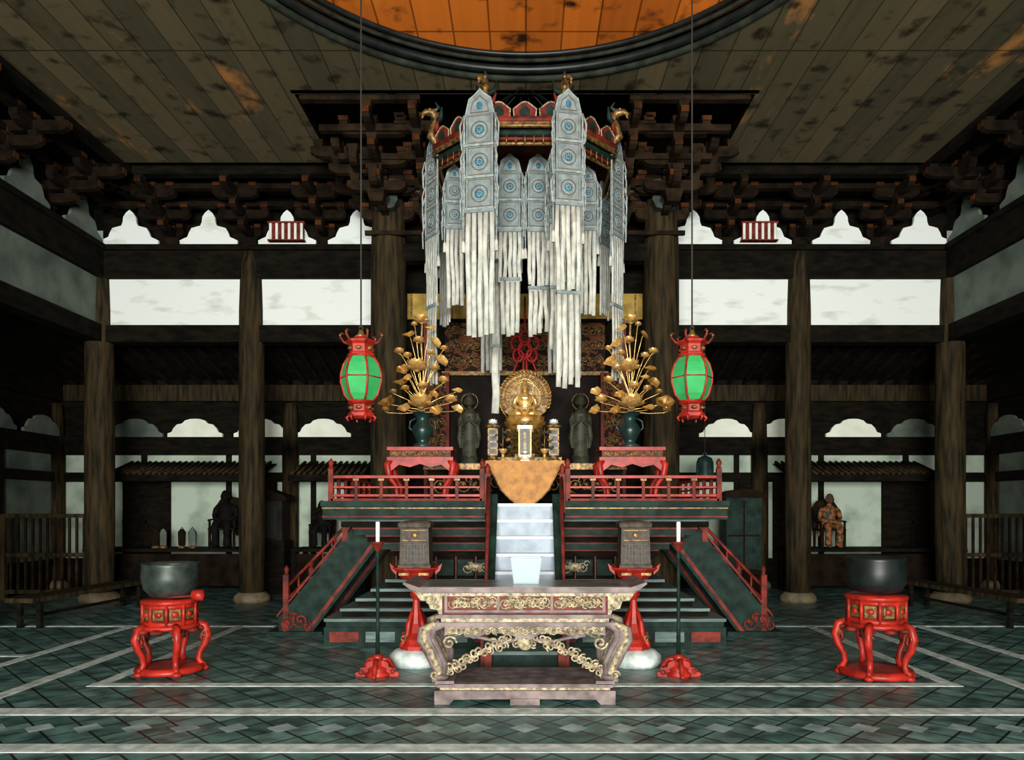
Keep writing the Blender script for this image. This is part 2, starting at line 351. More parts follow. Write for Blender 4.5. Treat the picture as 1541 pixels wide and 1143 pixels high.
b.bb(-2.0,2.0,10.9,11.1,5.3,5.55,DW); b.bb(-2,2,11.75,11.9,1.5,7.2,DW)
b.done('altar_bay_beams')
b=B(); b.bb(-1.85,1.85,11.5,11.55,4.58,4.98,YEL)
for i in range(12): b.bb(-1.8+i*.32,-1.77+i*.32,11.49,11.5,4.58,4.97,GLD2)
b.done('yellow_valance')
b=B()
b.bb(-1.25,1.25,11.42,11.6,3.73,4.5,BRO); b.bb(-1.3,1.3,11.4,11.62,3.68,3.74,GLD2); b.bb(-1.3,1.3,11.4,11.62,4.5,4.56,DW)
for s in (-1,1): b.bb(s*1.22,s*1.5,11.3,11.55,1.7,3.7,BRO); b.bb(s*1.5,s*1.56,11.28,11.6,1.7,4.5,RED2); b.bb(s*1.17,s*1.22,11.28,11.55,1.7,3.7,RED2)
b.bb(-1.2,1.2,11.5,11.6,1.7,3.7,SCR)
for i in range(12):
    for z in (3.8,4.05,4.28): carving(b,-1.2+i*.2,-1.0+i*.2,z,z+.2,11.41,GLD2,.010,i)
for s in (-1,1):
    for j in range(6): carving(b,s*1.36-.12,s*1.36+.12,2.0+j*.28,2.2+j*.28,11.29,GLD2,.01,j)
b.done('altar_shrine_screen')
# ------------------------------------------------------------ dais
b=B()
b.bb(-2.34,2.34,8.5,11.5,0,.22,GRN)
for i in range(-5,6):
    b.bb(i*.42-.17,i*.42+.17,8.485,8.5,.05,.17,RED2 if i%2 else TRD)
for k in range(5):
    ins=.02+.15*k; z=.22+.1*k
    b.bb(-2.34+ins,2.34-ins,8.5+ins,11.5,z,z+.065,DW if k else GRN)
    b.bb(-2.36+ins,2.36-ins,8.48+ins,11.5,z+.065,z+.1,TRD)
b.bb(-1.62,1.62,9.22,11.5,.72,1.0,DW)
for i in range(-6,7):
    x=i*.25; b.bb(x-.1,x+.1,9.2,9.22,.76,.96,GRN); b.bb(x-.125,x-.108,9.18,9.22,.72,1.0,RED2)
for s in (-1,1):
    carving(b,s*.62-.16,s*.62+.16,.77,.96,9.19,GLC,.008,3); b.ell((s*.62,9.18,.87),(.10,.02,.05),GLC)
    carving(b,s*1.2-.1,s*1.2+.1,.78,.95,9.19,GLD2,.007,5)
for k in range(5):
    o=.13*k; z=1.0+.095*k
    b.bb(-1.66-o,1.66+o,9.18-o,11.5,z,z+.07,GRN if k%2 else DW); b.bb(-1.68-o,1.68+o,9.16-o,11.5,z+.07,z+.095,RED2 if k<4 else TRD)
for s in (-1,1):
    b.bb(s*.46,s*2.34,8.45,11.5,1.475,1.66,GRN); b.bb(s*.45,s*2.36,8.43,11.5,1.625,1.69,GRN); b.bb(s*.46,s*2.345,8.44,8.5,1.50,1.515,RED2); b.bb(s*.46,s*2.345,8.435,8.5,1.60,1.612,GLD2)
b.bb(-.46,.46,8.66,11.5,1.475,1.66,GRN)
b.done('altar_dais')
def post(b,x,y,z0,z1,m,w=.05):
    b.bb(x-w/2,x+w/2,y-w/2,y+w/2,z0,z1-.12,m); b.lathe([(.018,0),(.034,.01),(.02,.03),(.034,.055),(.03,.085),(.006,.12)],(x,y,z1-.12),m,10)
for s in (-1,1):
    b=B(); x0,x1=s*.50,s*2.27
    for x in (x0,x1): post(b,x,8.56,1.69,2.19,RED2,.06)
    post(b,x1,11.0,1.69,2.19,RED2,.06)
    for z,h in ((1.955,.035),(1.84,.022),(1.74,.03)):
        b.bb(x0,x1,8.56-h/2,8.56+h/2,z,z+h,RED); b.bb(x1-h/2,x1+h/2,8.56,11.0,z,z+h,RED)
    for i in range(1,6):
        x=x0+(x1-x0)*i/6; b.bb(x-.02,x+.02,8.54,8.58,1.69,1.96,RED2); b.box((x,8.56,1.94),(.07,.06,.03),GLD2)
    b.bb(x0,x1,8.53,8.59,1.69,1.72,RED2)
    for i in range(1,7): b.bb(x1-.02,x1+.02,8.56+i*.35-.02,8.56+i*.35+.02,1.69,1.96,RED2)
    b.done('dais_railing',.003)
b=B(); n=9
for i in range(n):
    y=7.25+i*.155; z=(i+1)*1.66/n; lowr=i<4
    b.bb(-.33,.33,y,y+.2,z-.035,z,TRD if lowr else WTR); b.bb(-.33,.33,y+.03,y+.05,z-1.66/n,z-.03,GRN if lowr else WRS)
for s in (-1,1):
    M0=Matrix.Rotation(pi/2,4,'Z')
    b.M=Matrix.Translation((s*.36,0,0))@M0
    b.prism([(7.12,0),(7.42,0),(8.75,1.48),(8.75,1.72),(8.5,1.72),(7.12,.22)],-.035,.035,RED2)
    b.prism([(7.10,.22),(8.5,1.735),(8.5,1.77),(7.10,.26)],-.045,.045,GRN)
    b.M=Matrix()
    post(b,s*.40,7.2,0,.62,RED2,.07); post(b,s*.43,8.4,1.55,2.12,RED2,.06)
    b.tube([(s*.39,7.2,.48),(s*.42,8.4,1.98)],.02,RED2,6)
    for t in (.25,.5,.75): b.tube([(s*.40,7.2+1.2*t,.35+1.25*t),(s*.40,7.2+1.2*t,.48+1.5*t)],.014,RED2,6)
b.done('altar_staircase')
for s in (-1,1):
    b=B(); X0,X1=3.02,1.98; ya,yb=9.32,10.35; n=8
    for i in range(n):
        x=X0-(X0-X1)*(i/n); z=(i+1)*1.44/n
        b.bb(s*x,s*(x-.17),ya,yb,z-.03,z,TRD)
    for y in (ya-.03,yb+.03):
        b.prism([(s*px,pz) for px,pz in ((3.12,0),(2.72,0),(1.75,1.28),(1.95,1.47),(2.1,1.47),(3.12,.22))],y-.03,y+.03,GRN)
        b.prism([(s*px,pz) for px,pz in ((3.14,.22),(2.1,1.49),(2.1,1.53),(3.14,.26))],y-.04,y+.04,RED2)
        b.prism([(s*px,pz) for px,pz in ((2.74,.03),(1.80,1.28),(1.84,1.30),(2.78,.05))],y-.038,y+.038,RED2)
        for x,z in ((3.03,.2),(2.28,1.18)):
            post(b,s*x,y,z if z>.3 else 0,z+.68 if z<.3 else 1.62,RED2,.07)
        for dz,r in ((.40,.022),(.24,.015)): b.tube([(s*3.03,y,.2+dz),(s*2.26,y,1.0+dz)],r,RED2,6)
        for t in (.2,.4,.6,.8): b.tube([(s*(3.03-.77*t),y,.22+.93*t),(s*(3.03-.77*t),y,.6+.8*t)],.014,RED2,6)
        carving(b,min(s*2.75,s*3.1),max(s*2.75,s*3.1),.04,.3,y-.045,RED2,.014,4)
    b.bb(s*2.55,s*3.25,ya-.12,yb+.12,0,.05,GRN)
    b.done('side_staircase')
# ------------------------------------------------------------ offering table
b=B()
top=[(-1.0,.985),(-.99,1.0),(-.95,.985),(-.86,.955),(.86,.955),(.95,.985),(.99,1.0),(1.0,.985),(.93,.935),(.86,.912),(-.86,.912),(-.93,.935)]
b.prism(top,5.97,6.63,TBL); b.bb(-.86,.86,5.99,6.61,.955,.958,TTP); b.prism([(x,z-.012) for x,z in mir([(.84,.92),(.93,.935),(.80,.895)])],5.985,6.615,GLC)
b.bb(-.68,.68,6.04,6.56,.72,.905,RED2)
y=6.03
b.bb(-.66,.66,y-.012,y+.012,.745,.765,TBL); b.bb(-.66,.66,y-.012,y+.012,.885,.905,TBL)
for x in (-.65,-.22,.22,.65): b.bb(x-.012,x+.012,y-.015,y+.01,.75,.9,TBL)
for a,c,sd in ((-.63,-.24,1),(-.2,.2,2),(.24,.63,3)):
    carving(b,a,c,.77,.885,y-.012,GLC,.007,sd); carving(b,a+.03,c-.03,.775,.88,y-.006,GLC,.006,sd+20)
b.bb(-.72,.72,5.99,6.61,.70,.73,TBL); b.bb(-.69,.69,6.01,6.59,.665,.70,GLC); b.bb(-.74,.74,5.98,6.62,.64,.668,TBL)
ap=[(-.66,.64),(-.66,.56),(-.52,.58),(-.42,.53),(-.3,.585),(-.12,.57),(0,.50),(.12,.57),(.3,.585),(.42,.53),(.52,.58),(.66,.56),(.66,.64)]
b.prism(ap,6.0,6.02,TBL); carving(b,-.64,.64,.565,.635,5.99,GLC,.007,6)
b.prism(ap,6.58,6.60,TBL)
for s in (-1,1):
    b.prism([(s*x,z) for x,z in ((.68,.90),(.90,.905),(.86,.85),(.80,.84),(.78,.78),(.72,.77),(.70,.72),(.68,.72))],6.0,6.03,GLC)
    spiral(b,(s*.78,5.995,.86),.045,GLC,1.4,.01,s); spiral(b,(s*.73,5.995,.80),.03,GLC,1.4,.008,-s)
    for y in (6.03,6.57):
        for off,m in ((0,TBL),(.035,GLC),(-.035,TBL),(.062,TBL)):
            pts=[(.70,.66),(.79,.62),(.80,.54),(.745,.44),(.70,.34),(.685,.26),(.70,.21),(.735,.20)]
            b.tube([(s*(x+off*( .5 if i>4 else 1)),y-.012*(off==.035),z-abs(off)*.3) for i,(x,z) in enumerate(pts)],[.03,.034,.034,.03,.028,.026,.026,.018],m,8)
        spiral(b,(s*.62,y-.03,.50),.06,GLC,1.4,.011,-s); spiral(b,(s*.74,y-.03,.235),.04,GLC,1.4,.011,s)
        b.ell((s*.70,y,.215),(.075,.05,.035),TBL)
    b.bb(s*.58,s*.735,5.98,6.62,.16,.19,TBL)
    y=6.06
    P=[(.66,.27),(.58,.28),(.48,.33),(.38,.40),(.26,.46),(.14,.50),(0,.53)]
    b.tube([(s*x,y,z) for x,z in P],.018,TBL,6)
    for x,z in P[1:]:
        for q in (0,1):
            spiral(b,(s*(x+.04*q),y-.02,z+.03-.02*q),.042,GLC,1.3,.009,s,random.random()*6); spiral(b,(s*(x+.03+.04*q),y-.02,z-.03-.02*q),.035,GLC,1.3,.008,-s,random.random()*6)
    P2=[(.12,.52),(.24,.50),(.36,.53),(.5,.55)]
    b.tube([(s*x,y,z) for x,z in P2],.015,TBL,6)
b.ell((0,6.03,.50),(.07,.04,.07),GLC)
b.bb(-.72,.72,5.98,6.62,.135,.165,TBL); b.bb(-.70,.70,6.0,6.6,.11,.138,GLC)
bs=[(-.74,0),(-.62,0),(-.58,.04),(-.12,.045),(-.08,.02),(.08,.02),(.12,.045),(.58,.04),(.62,0),(.74,0),(.74,.112),(-.74,.112)]
b.prism(bs,5.97,6.05,TBL); b.prism(bs,6.55,6.63,TBL)
for s in (-1,1): b.bb(s*.66,s*.74,6.05,6.55,.03,.11,TBL)
b.bb(-.12,.12,5.955,5.97,.0,.05,TBL)
b.done('carved_offering_table',.003)
b=B(); b.lathe([(.15,0),(.19,.22),(.20,.225),(.185,.215),(.14,.012),(.0001,.01)],(.01,6.3,.959),ACR,4,False,a0=pi/4,sy=.7); b.done('acrylic_offering_box')
# ------------------------------------------------------------ candlesticks
for x in (-1.41,1.47):
    b=B(); b.M=T(x,7.0,0)
    b.lathe([(.12,.0),(.13,.025),(.09,.05),(.10,.07),(.05,.10),(.045,.16),(.06,.19),(.03,.21)],(0,0,0),RED,12)
    for i in range(3):
        a=-pi/2+i*2*pi/3; c,s_=math.cos(a),math.sin(a)
        b.tube([(.03*c,.03*s_,.16),(.1*c,.1*s_,.15),(.15*c,.15*s_,.09),(.17*c,.17*s_,.03),(.20*c,.20*s_,.02)],[.02,.024,.022,.02,.015],RED,8)
    for s_ in (-1,1):
        b.prism([(s_*q,z) for q,z in ((.02,.0),(.2,.0),(.21,.03),(.17,.05),(.16,.08),(.11,.09),(.1,.13),(.06,.15),(.02,.15))],-.025,.025,RED)
        spiral(b,(s_*.15,-.03,.045),.03,RED2,1.2,.009,s_)
    b.lathe([(.022,.2),(.018,.5),(.017,1.12),(.03,1.14),(.02,1.16),(.02,1.19)],(0,0,0),GRN,10)
    b.lathe([(.02,1.19),(.03,1.21),(.06,1.265),(.072,1.285),(.065,1.28),(.03,1.25)],(0,0,0),RED2,12)
    b.lathe([(.005,1.24),(.02,1.25),(.02,1.47),(.017,1.475),(.001,1.476)],(0,0,0),WAX,10); b.tube([(0,0,1.47),(.002,0,1.49)],.002,BLK,4)
    b.done('floor_candlestick')
# ------------------------------------------------------------ pedestal lamps
for x in (-1.12,1.12):
    b=B(); b.M=T(x,7.55,0)
    b.lathe([(.27,0),(.29,.04),(.28,.1),(.22,.15),(.12,.17)],(0,0,0),STN,24)
    b.lathe([(.17,.15),(.17,.2),(.14,.23),(.15,.27),(.10,.33),(.06,.42),(.045,.55),(.035,.66),(.07,.72),(.05,.76),(.05,.82),(.12,.88)],(0,0,0),RED,8,False,a0=pi/8)
    for i in range(4):
        a=pi/4+i*pi/2; c,s_=math.cos(a),math.sin(a)
        b.tube([(.05*c,.05*s_,.55),(.10*c,.10*s_,.42),(.11*c,.11*s_,.32),(.17*c,.17*s_,.24),(.2*c,.2*s_,.2)],[.02,.03,.03,.03,.02],RED,7)
        spiral(b,(.16*c,.16*s_-.02,.28),.035,GLD2,1.2,.008)
    b.lathe([(.12,.87),(.17,.90),(.2,.95),(.245,.985),(.25,1.0),(.22,1.0),(.2,.98)],(0,0,0),RED,8,False,a0=pi/8)
    for s_ in (-1,1): b.box((s_*.1,-.19,.94),(.1,.01,.025),GLD2)
    for s_ in (-1,1): b.prism([(s_*.2,.98),(s_*.27,1.04),(s_*.25,.97),(s_*.2,.92)],-.05,.05,RED)
    b.lathe([(.235,1.0),(.235,1.03),(.215,1.035),(.20,1.40),(.225,1.41),(.235,1.45),(.2,1.47),(.10,1.48)],(0,0,0),TAU,4,False,a0=pi/4)
    for dx in [-.1+.033*i for i in range(7)]: b.tube([(dx,-.151,1.06),(dx*.95,-.147,1.24)],.004,BLK,4)
    for z in (1.06,1.12,1.18,1.24): b.tube([(-.12,-.152,z),(.12,-.152,z)],.004,BLK,4)
    for z in (1.28,1.38): b.tube([(-.12,-.148,z),(.12,-.148,z)],.005,GLD2,4)
    b.ell((0,-.145,1.33),(.03,.012,.03),GLD2)
    b.done('pedestal_lamp_stand')
# ------------------------------------------------------------ gongs
def gongstand(b,h,R):
    k=h/.72
    for z,r,m in ((.70,R*.83,RED),(.66,R*.78,RED),(.50,R*.80,RED),(.46,R*.86,RED)):
        b.lathe([(r*.98,(z-.018)*k),(r,z*k),(r*.98,(z+.02)*k)],(0,0,0),m,24)
    b.lathe([(R*.72,.50*k),(R*.70,.58*k),(R*.72,.67*k)],(0,0,0),RED2,24)
    for i in range(10):
        a=i*2*pi/10; b.tube([(R*.76*math.cos(a),R*.76*math.sin(a),.48*k),(R*.76*math.cos(a),R*.76*math.sin(a),.7*k)],.018,RED,6)
        a+=pi/10; b.M=b.M@Matrix.Rotation(a,4,'Z')
        b.bb(R*.73,R*.75,-.05,.05,.54*k,.64*k,GLD2); b.ell((R*.75,0,.59*k),(.015,.035,.03),RED,8,6)
        b.M=b.M@Matrix.Rotation(-a,4,'Z')
        b.ell((R*.84*math.cos(a),R*.84*math.sin(a),.43*k),(.06,.06,.03),RED2,8,6)
    for i in range(5):
        a=-pi/2+(i+.5)*2*pi/5; c,s_=math.cos(a),math.sin(a)
        pts=[(.78,.48),(.98,.45),(1.06,.36),(.98,.27),(.84,.19),(.80,.12),(.88,.07),(1.0,.06)]
        b.tube([(R*q*c,R*q*s_,z*k) for q,z in pts],[.034,.038,.038,.034,.03,.028,.03,.022],RED,8)
        pts=[(1.0,.40),(.9,.38),(.86,.33),(.92,.30)]
        b.tube([(R*q*c,R*q*s_,z*k) for q,z in pts],.02,RED2,6)
        spiral(b,(R*1.0*c,R*1.0*s_-.03,.37*k),.035,GLD2,1.2,.006)
    b.lathe([(R*.66,.05),(R*.98,.02),(R*1.0,.045),(R*.95,.08),(R*.66,.075)],(0,0,0),RED,30)
    for i in range(5):
        a=-pi/2+(i+.5)*2*pi/5; b.ell((R*.95*math.cos(a),R*.95*math.sin(a),.03),(.05,.05,.03),RED,8,6)
b=B(); b.M=T(-3.47,7.15,0); gongstand(b,.72,.32); b.done('gong_stand')
b=B(); b.lathe([(.12,0),(.18,.02),(.24,.09),(.262,.20),(.255,.31),(.262,.335),(.25,.335),(.24,.30),(.245,.2),(.2,.06),(.001,.04)],(-3.47,7.15,.735),BRZ,32)
b.done('bowl_gong')
b=B(); b.lathe([(.0001,-.06),(.05,-.05),(.055,.05),(.0001,.06)],(-3.12,6.98,.775),RED,12,R=Matrix.Rotation(pi/2,4,'Y')); b.tube([(-3.36,6.86,.765),(-3.1,6.98,.775)],.012,RED2,6)
b.done('gong_mallet')
b=B(); b.M=T(3.36,7.0,0); gongstand(b,.78,.34); b.done('gong_stand')
b=B(); b.lathe([(.15,0),(.22,.02),(.26,.09),(.27,.2),(.262,.31),(.268,.335),(.25,.335),(.25,.2),(.2,.06),(.001,.04)],(3.36,7.0,.80),BLK,32)
b.done('bowl_gong')
# ------------------------------------------------------------ green lanterns
for x in (-1.57,1.60):
    b=B(); b.M=T(x,7.0,2.84)
    pr=[(.10,-.22),(.155,-.15),(.19,-.03),(.19,.05),(.165,.14),(.115,.22)]
    b.lathe(pr,(0,0,0),LGR,6,False)
    for i in range(6):
        a=i*pi/3; b.tube([((r+.004)*math.cos(a),(r+.004)*math.sin(a),z) for r,z in pr],.010,RED,6)
    for r,z in ((.196,.01),(.12,-.215),(.13,.215)): b.tube([(r*math.cos(i*pi/3),r*math.sin(i*pi/3),z) for i in range(6)],.006 if z==.01 else .010,RED,6,closed=True)
    b.lathe([(.12,.215),(.13,.24),(.11,.25),(.115,.32),(.15,.345),(.15,.36),(.09,.38),(.07,.40)],(0,0,0),RED,6,False)
    b.lathe([(.07,-.38),(.12,-.36),(.125,-.33),(.10,-.31),(.10,-.25),(.13,-.235),(.11,-.215)],(0,0,0),RED,6,False)
    for i in range(6):
        a=i*pi/3; c,s_=math.cos(a),math.sin(a)
        b.tube([(.1*c,.1*s_,.33),(.16*c,.16*s_,.35),(.20*c,.20*s_,.40),(.19*c,.19*s_,.44),(.16*c,.16*s_,.43)],[.012,.012,.011,.010,.006],RED2,6); b.ell((.2*c,.2*s_,.42),.014,GLD2,8,6)
        b.tube([(.1*c,.1*s_,-.34),(.14*c,.14*s_,-.37),(.12*c,.12*s_,-.40)],[.014,.012,.01],RED,6)
        a+=pi/6; c,s_=math.cos(a),math.sin(a)
        b.ell((.1*c,.1*s_,.285),(.03,.03,.022),GLD2,8,6); b.ell((.1*c,.1*s_,-.28),(.03,.03,.018),GLD2,8,6)
    b.lathe([(.07,.40),(.03,.43),(.02,.47)],(0,0,0),GLD2,8)
    b.tube([(.02*math.cos(i*pi/4),0,.49+.02*math.sin(i*pi/4)) for i in range(8)],.005,BLK,5,closed=True)
    b.tube([(0,0,.49),(0,0,4.27)],.008,ROP,6)
    b.done('green_hanging_lantern')
# ------------------------------------------------------------ canopy with banners
MC=Matrix.Translation((0,9.405,6.02))@Matrix.Scale(1.1,4)
def octv(r,z): return [(r*math.cos(pi/8+i*pi/4),r*math.sin(pi/8+i*pi/4),z) for i in range(8)]
b=B(MC)
for r,z,t,m in ((1.08,0,.04,RED2),(1.10,-.07,.022,GLD2),(1.06,-.13,.035,GRN),(1.04,-.18,.02,RED2),(1.02,-.22,.02,GLD2)): b.tube(octv(r,z),t,m,6,closed=True)
b.lathe([(1.06,-.02),(.8,.06),(.3,.12),(.3,.14)],(0,0,0),ORG,8,False,a0=pi/8)
for i in range(8):
    a=pi/4*i; b.M=MC@T(1.0*math.cos(a),1.0*math.sin(a),0,a+pi/2)
    for dx in (-.27,0,.27):
        h=mir([(.11,0),(.12,.09),(.07,.13),(.03,.16),(0,.165)])
        b.prism([(x+dx,z) for x,z in h],-.02,.02,RED2); b.prism([(x*.45+dx,z*.6+.03) for x,z in h],-.028,.028,GRN)
        b.tube([(x+dx,-.02,z+.005) for x,z in h],.009,GLC,5)
    b.bb(-.40,.40,-.015,.015,-.05,-.01,GLD2)
    for j in range(9): b.tube([(-.38+j*.095,0,-.16),(-.38+j*.095,0,-.24)],.008,GLD2,5)
for i in range(8):
    a=pi/8+i*pi/4; b.M=MC@T(1.04*math.cos(a),1.04*math.sin(a),.04,a)
    b.tube([(0,0,0),(.09,0,.07),(.06,0,.17),(.02,0,.27),(.07,0,.34),(.15,0,.33),(.20,0,.29)],[.045,.05,.045,.04,.05,.035,.012],GLD2,8)
    b.tube([(.06,0,.35),(.0,0,.41),(.04,0,.46)],[.025,.02,.008],BRZ,6); b.tube([(.17,0,.31),(.19,0,.25)],[.02,.008],GLD2,6)
    for q in (-1,1):
        b.tube([(.03,0,.22),(-.0,q*.09,.26),(-.0,q*.12,.36)],[.035,.028,.008],GRN,6); b.tube([(.05,0,.12),(.05,q*.10,.12),(.05,q*.13,.2)],[.035,.028,.008],RED2,6)
        b.ell((.11,q*.035,.355),.012,GLC,6,5)
b.M=MC
for i in range(8): b.tube([octv(1.06,.04)[i],(0,0,.93)],.006,BLK,4)
b.tube([(0,0,.9),(0,0,1.13)],.012,BLK,6)
b.done('hanging_octagonal_canopy')
def banner(x,y,zt,rz,w,head,tiers):
    b=B(MC@T(x,y-8.55,zt-5.62,rz))
    b.tube([(0,0,.06),(0,0,-.02)],.01,GLD2,6)
    hp=w*.8
    H=((0,0),(w*.13,-hp*.16),(w*.34,-hp*.36),(w*.46,-hp),(-w*.46,-hp),(-w*.34,-hp*.36),(-w*.13,-hp*.16))
    b.prism(H,-.01,.01,CLO)
    b.tube([(-w*.48,0,-hp),(-w*.36,0,-hp*.36),(-w*.14,0,-hp*.16),(0,0,.01),(w*.14,0,-hp*.16),(w*.36,0,-hp*.36),(w*.48,0,-hp)],.012,CRD,6)
    b.tube([(q*.68,-.012,-hp*.93+(z+hp)*.68) for q,z in H],.005,BRN,5,closed=True)
    b.ell((0,-.016,-hp*.66),(w*.10,.008,w*.13),BLU,12,6)
    z=-hp; k=max(1,round((head-hp)/(w*1.15))); sh=(head-hp)/k
    for i in range(k):
        b.bb(-w*.46,w*.46,-.012,.012,z-sh+.02,z-.005,CLO)
        for s_ in (-1,1): b.bb(s_*w*.38,s_*w*.395,-.015,.0,z-sh+.03,z-.015,BRN)
        b.bb(-w*.385,w*.385,-.015,0,z-.022,z-.015,BRN); b.bb(-w*.385,w*.385,-.015,0,z-sh+.03,z-sh+.037,BRN)
        b.bb(-w*.48,w*.48,-.018,.018,z-sh,z-sh+.02,CRD)
        cz=z-sh*.5
        b.tube([(w*.28*math.cos(j*pi/6),-.014,cz+w*.28*math.sin(j*pi/6)) for j in range(12)],.005,BRN,5,closed=True)
        b.tube([(w*.21*math.cos(j*pi/6),-.014,cz+w*.21*math.sin(j*pi/6)) for j in range(12)],.006,CRD,5,closed=True)
        b.lathe([(w*.15,0),(w*.15,.006),(.001,.008)],(0,-.011,cz),BLU,16,R=Matrix.Rotation(pi/2,4,'X'))
        for j in range(8): b.ell((w*.08*math.cos(j*pi/4),-.020,cz+w*.08*math.sin(j*pi/4)),(.008,.004,.008),CRD,6,4)
        for s_ in (-1,1):
            x0=s_*w*.50
            b.tube([(x0,0,z),(x0+s_*.012,-.005,z-.07),(x0+s_*.005,0,z-sh)],.011,CRD,6)
            for kk in range(2):
                rr=random.uniform(.7,1.3); zz=z-.02-.12*kk
                b.tube([(x0+s_*.01,-.02,zz),(x0+s_*.04*rr,-.03,zz-.10),(x0+s_*.03*rr,-.03,zz-.26*rr)],[.006,.010,.008],CRD,6)
        z-=sh
    for ti,(L,nn) in enumerate(tiers):
        ww=w*(1 if ti==0 else .9)
        b.bb(-ww*.5,ww*.5,-.025,.025,z-.03,z+.005,CLO)
        for j in range(nn):
            dx=-ww*.5+ww*(j+.5)/nn; r=ww/nn*.43; e=random.uniform(-.014,.014); f_=random.uniform(-.01,.01)
            b.tube([(dx,0,z-.02),(dx+f_,-.008,z-L*.35),(dx-f_+e*.5,-.004,z-L*.7),(dx+e,0,z-L+random.uniform(-.05,.03))],[r*.95,r,r,r*1.04],BEA,8,flat=.5)
            b.tube([(dx+r*1.1,-.012,z-.02),(dx+r+e,-.012,z-L*.9)],.004,CRD,4)
        z-=L
    for s_ in (-1,1):
        b.tube([(s_*w*.54,0,-hp),(s_*w*.57,-.01,-head*.7),(s_*w*.56,0,-head*1.25)],.009,CRD,5); b.lathe([(.010,0),(.018,-.03),(.022,-.12),(.001,-.12)],(s_*w*.56,0,-head*1.25),BEA,8)
    return b.done('hanging_banner')
for x,y,a,zt,w,head,tiers in (
    (-.46,7.44,-.2,5.86,.31,1.22,[(1.28,5)]),(.44,7.44,.2,5.86,.28,1.15,[(.9,5),(.97,4)]),
    (-1.05,8.27,-.95,5.80,.26,1.1,[(.8,5),(.86,4)]),(1.04,8.27,.95,5.80,.26,1.1,[(.8,5),(.84,4)]),
    (-.98,8.99,-1.0,5.66,.28,.85,[(.95,5)]),(.98,8.99,1.0,5.66,.28,.8,[(.9,5)]),(.44,9.65,0,5.6,.28,1.0,[(1.2,5)]),(-.44,9.65,0,5.6,.28,1.0,[(1.2,5)]),
    (-.17,8.25,0,5.60,.26,.85,[(.55,5),(.62,4)]),(.15,8.25,.1,5.60,.26,.85,[(.65,5),(.52,4)]),(-.34,8.5,0,5.5,.12,.7,[(1.3,2),(.8,1)]),(.34,7.9,.1,5.5,.16,.8,[(.7,3),(.7,3)]),(.72,8.35,0,5.5,.2,.7,[(.95,4)]),(-.80,8.3,.1,5.5,.2,.7,[(.9,4)])):
    banner(x,y,zt,a,w,head,tiers)
# ------------------------------------------------------------ altar furniture
def petal(b,c,r,a,tilt,m,w=.5,nn=6):
    vs=[];fs=[]
    for i in range(nn):
        t=i/(nn-1); ww=w*r*math.sin(pi*(.15+.80*t)) if i<nn-1 else .02*r
        d=r*(t*math.cos(tilt)+.22*math.sin(pi*t)); z=r*t*math.sin(tilt)
        for q in (-1,0,1):
            y=q*ww; xx=d-abs(q)*ww*.3
            vs.append((c[0]+xx*math.cos(a)-y*math.sin(a),c[1]+xx*math.sin(a)+y*math.cos(a),c[2]+z))
    for i in range(nn-1):
        for q in range(2): fs.append((i*3+q,i*3+q+1,i*3+q+4,i*3+q+3))
    b.add(vs,fs,m,True)
def lotus(b,c,r,m,center=None):
    for k,(n,t,q) in enumerate(((8,.35,.95),(8,.80,1),(7,1.10,.92),(5,1.32,.8))):
        for i in range(n): petal(b,(c[0],c[1],c[2]+.02*r*k),r*q,2*pi*(i+.5*k)/n,t,m,.34)
    b.lathe([(.001,-.1*r),(r*.18,-.02*r),(r*.22,r*.1),(r*.28,r*.45),(.001,r*.55)],c,center or m,10)
def leaf(b,c,r,m,yaw,tilt=1.0):
    R=Matrix.Rotation(yaw,4,'Z')@Matrix.Rotation(tilt,4,'X')
    n=20; vs=[];fs=[]
    prof=[(.001,-.12),(.4,.02),(.8,.2),(1.0,.36)]
    for q,z in prof:
        for i in range(n):
            a=2*pi*i/n; w=1+.10*math.cos(5*a) if q>.5 else 1
            vs.append(Vector(c)+R@Vector((r*q*w*math.cos(a),r*q*w*.8*math.sin(a),r*(z+.16*math.sin(2*a)*q*q))))
    for j in range(3):
        for i in range(n): fs.append((j*n+i,j*n+(i+1)%n,(j+1)*n+(i+1)%n,(j+1)*n+i))
    b.add(vs,fs,m,True)
VY=8.85
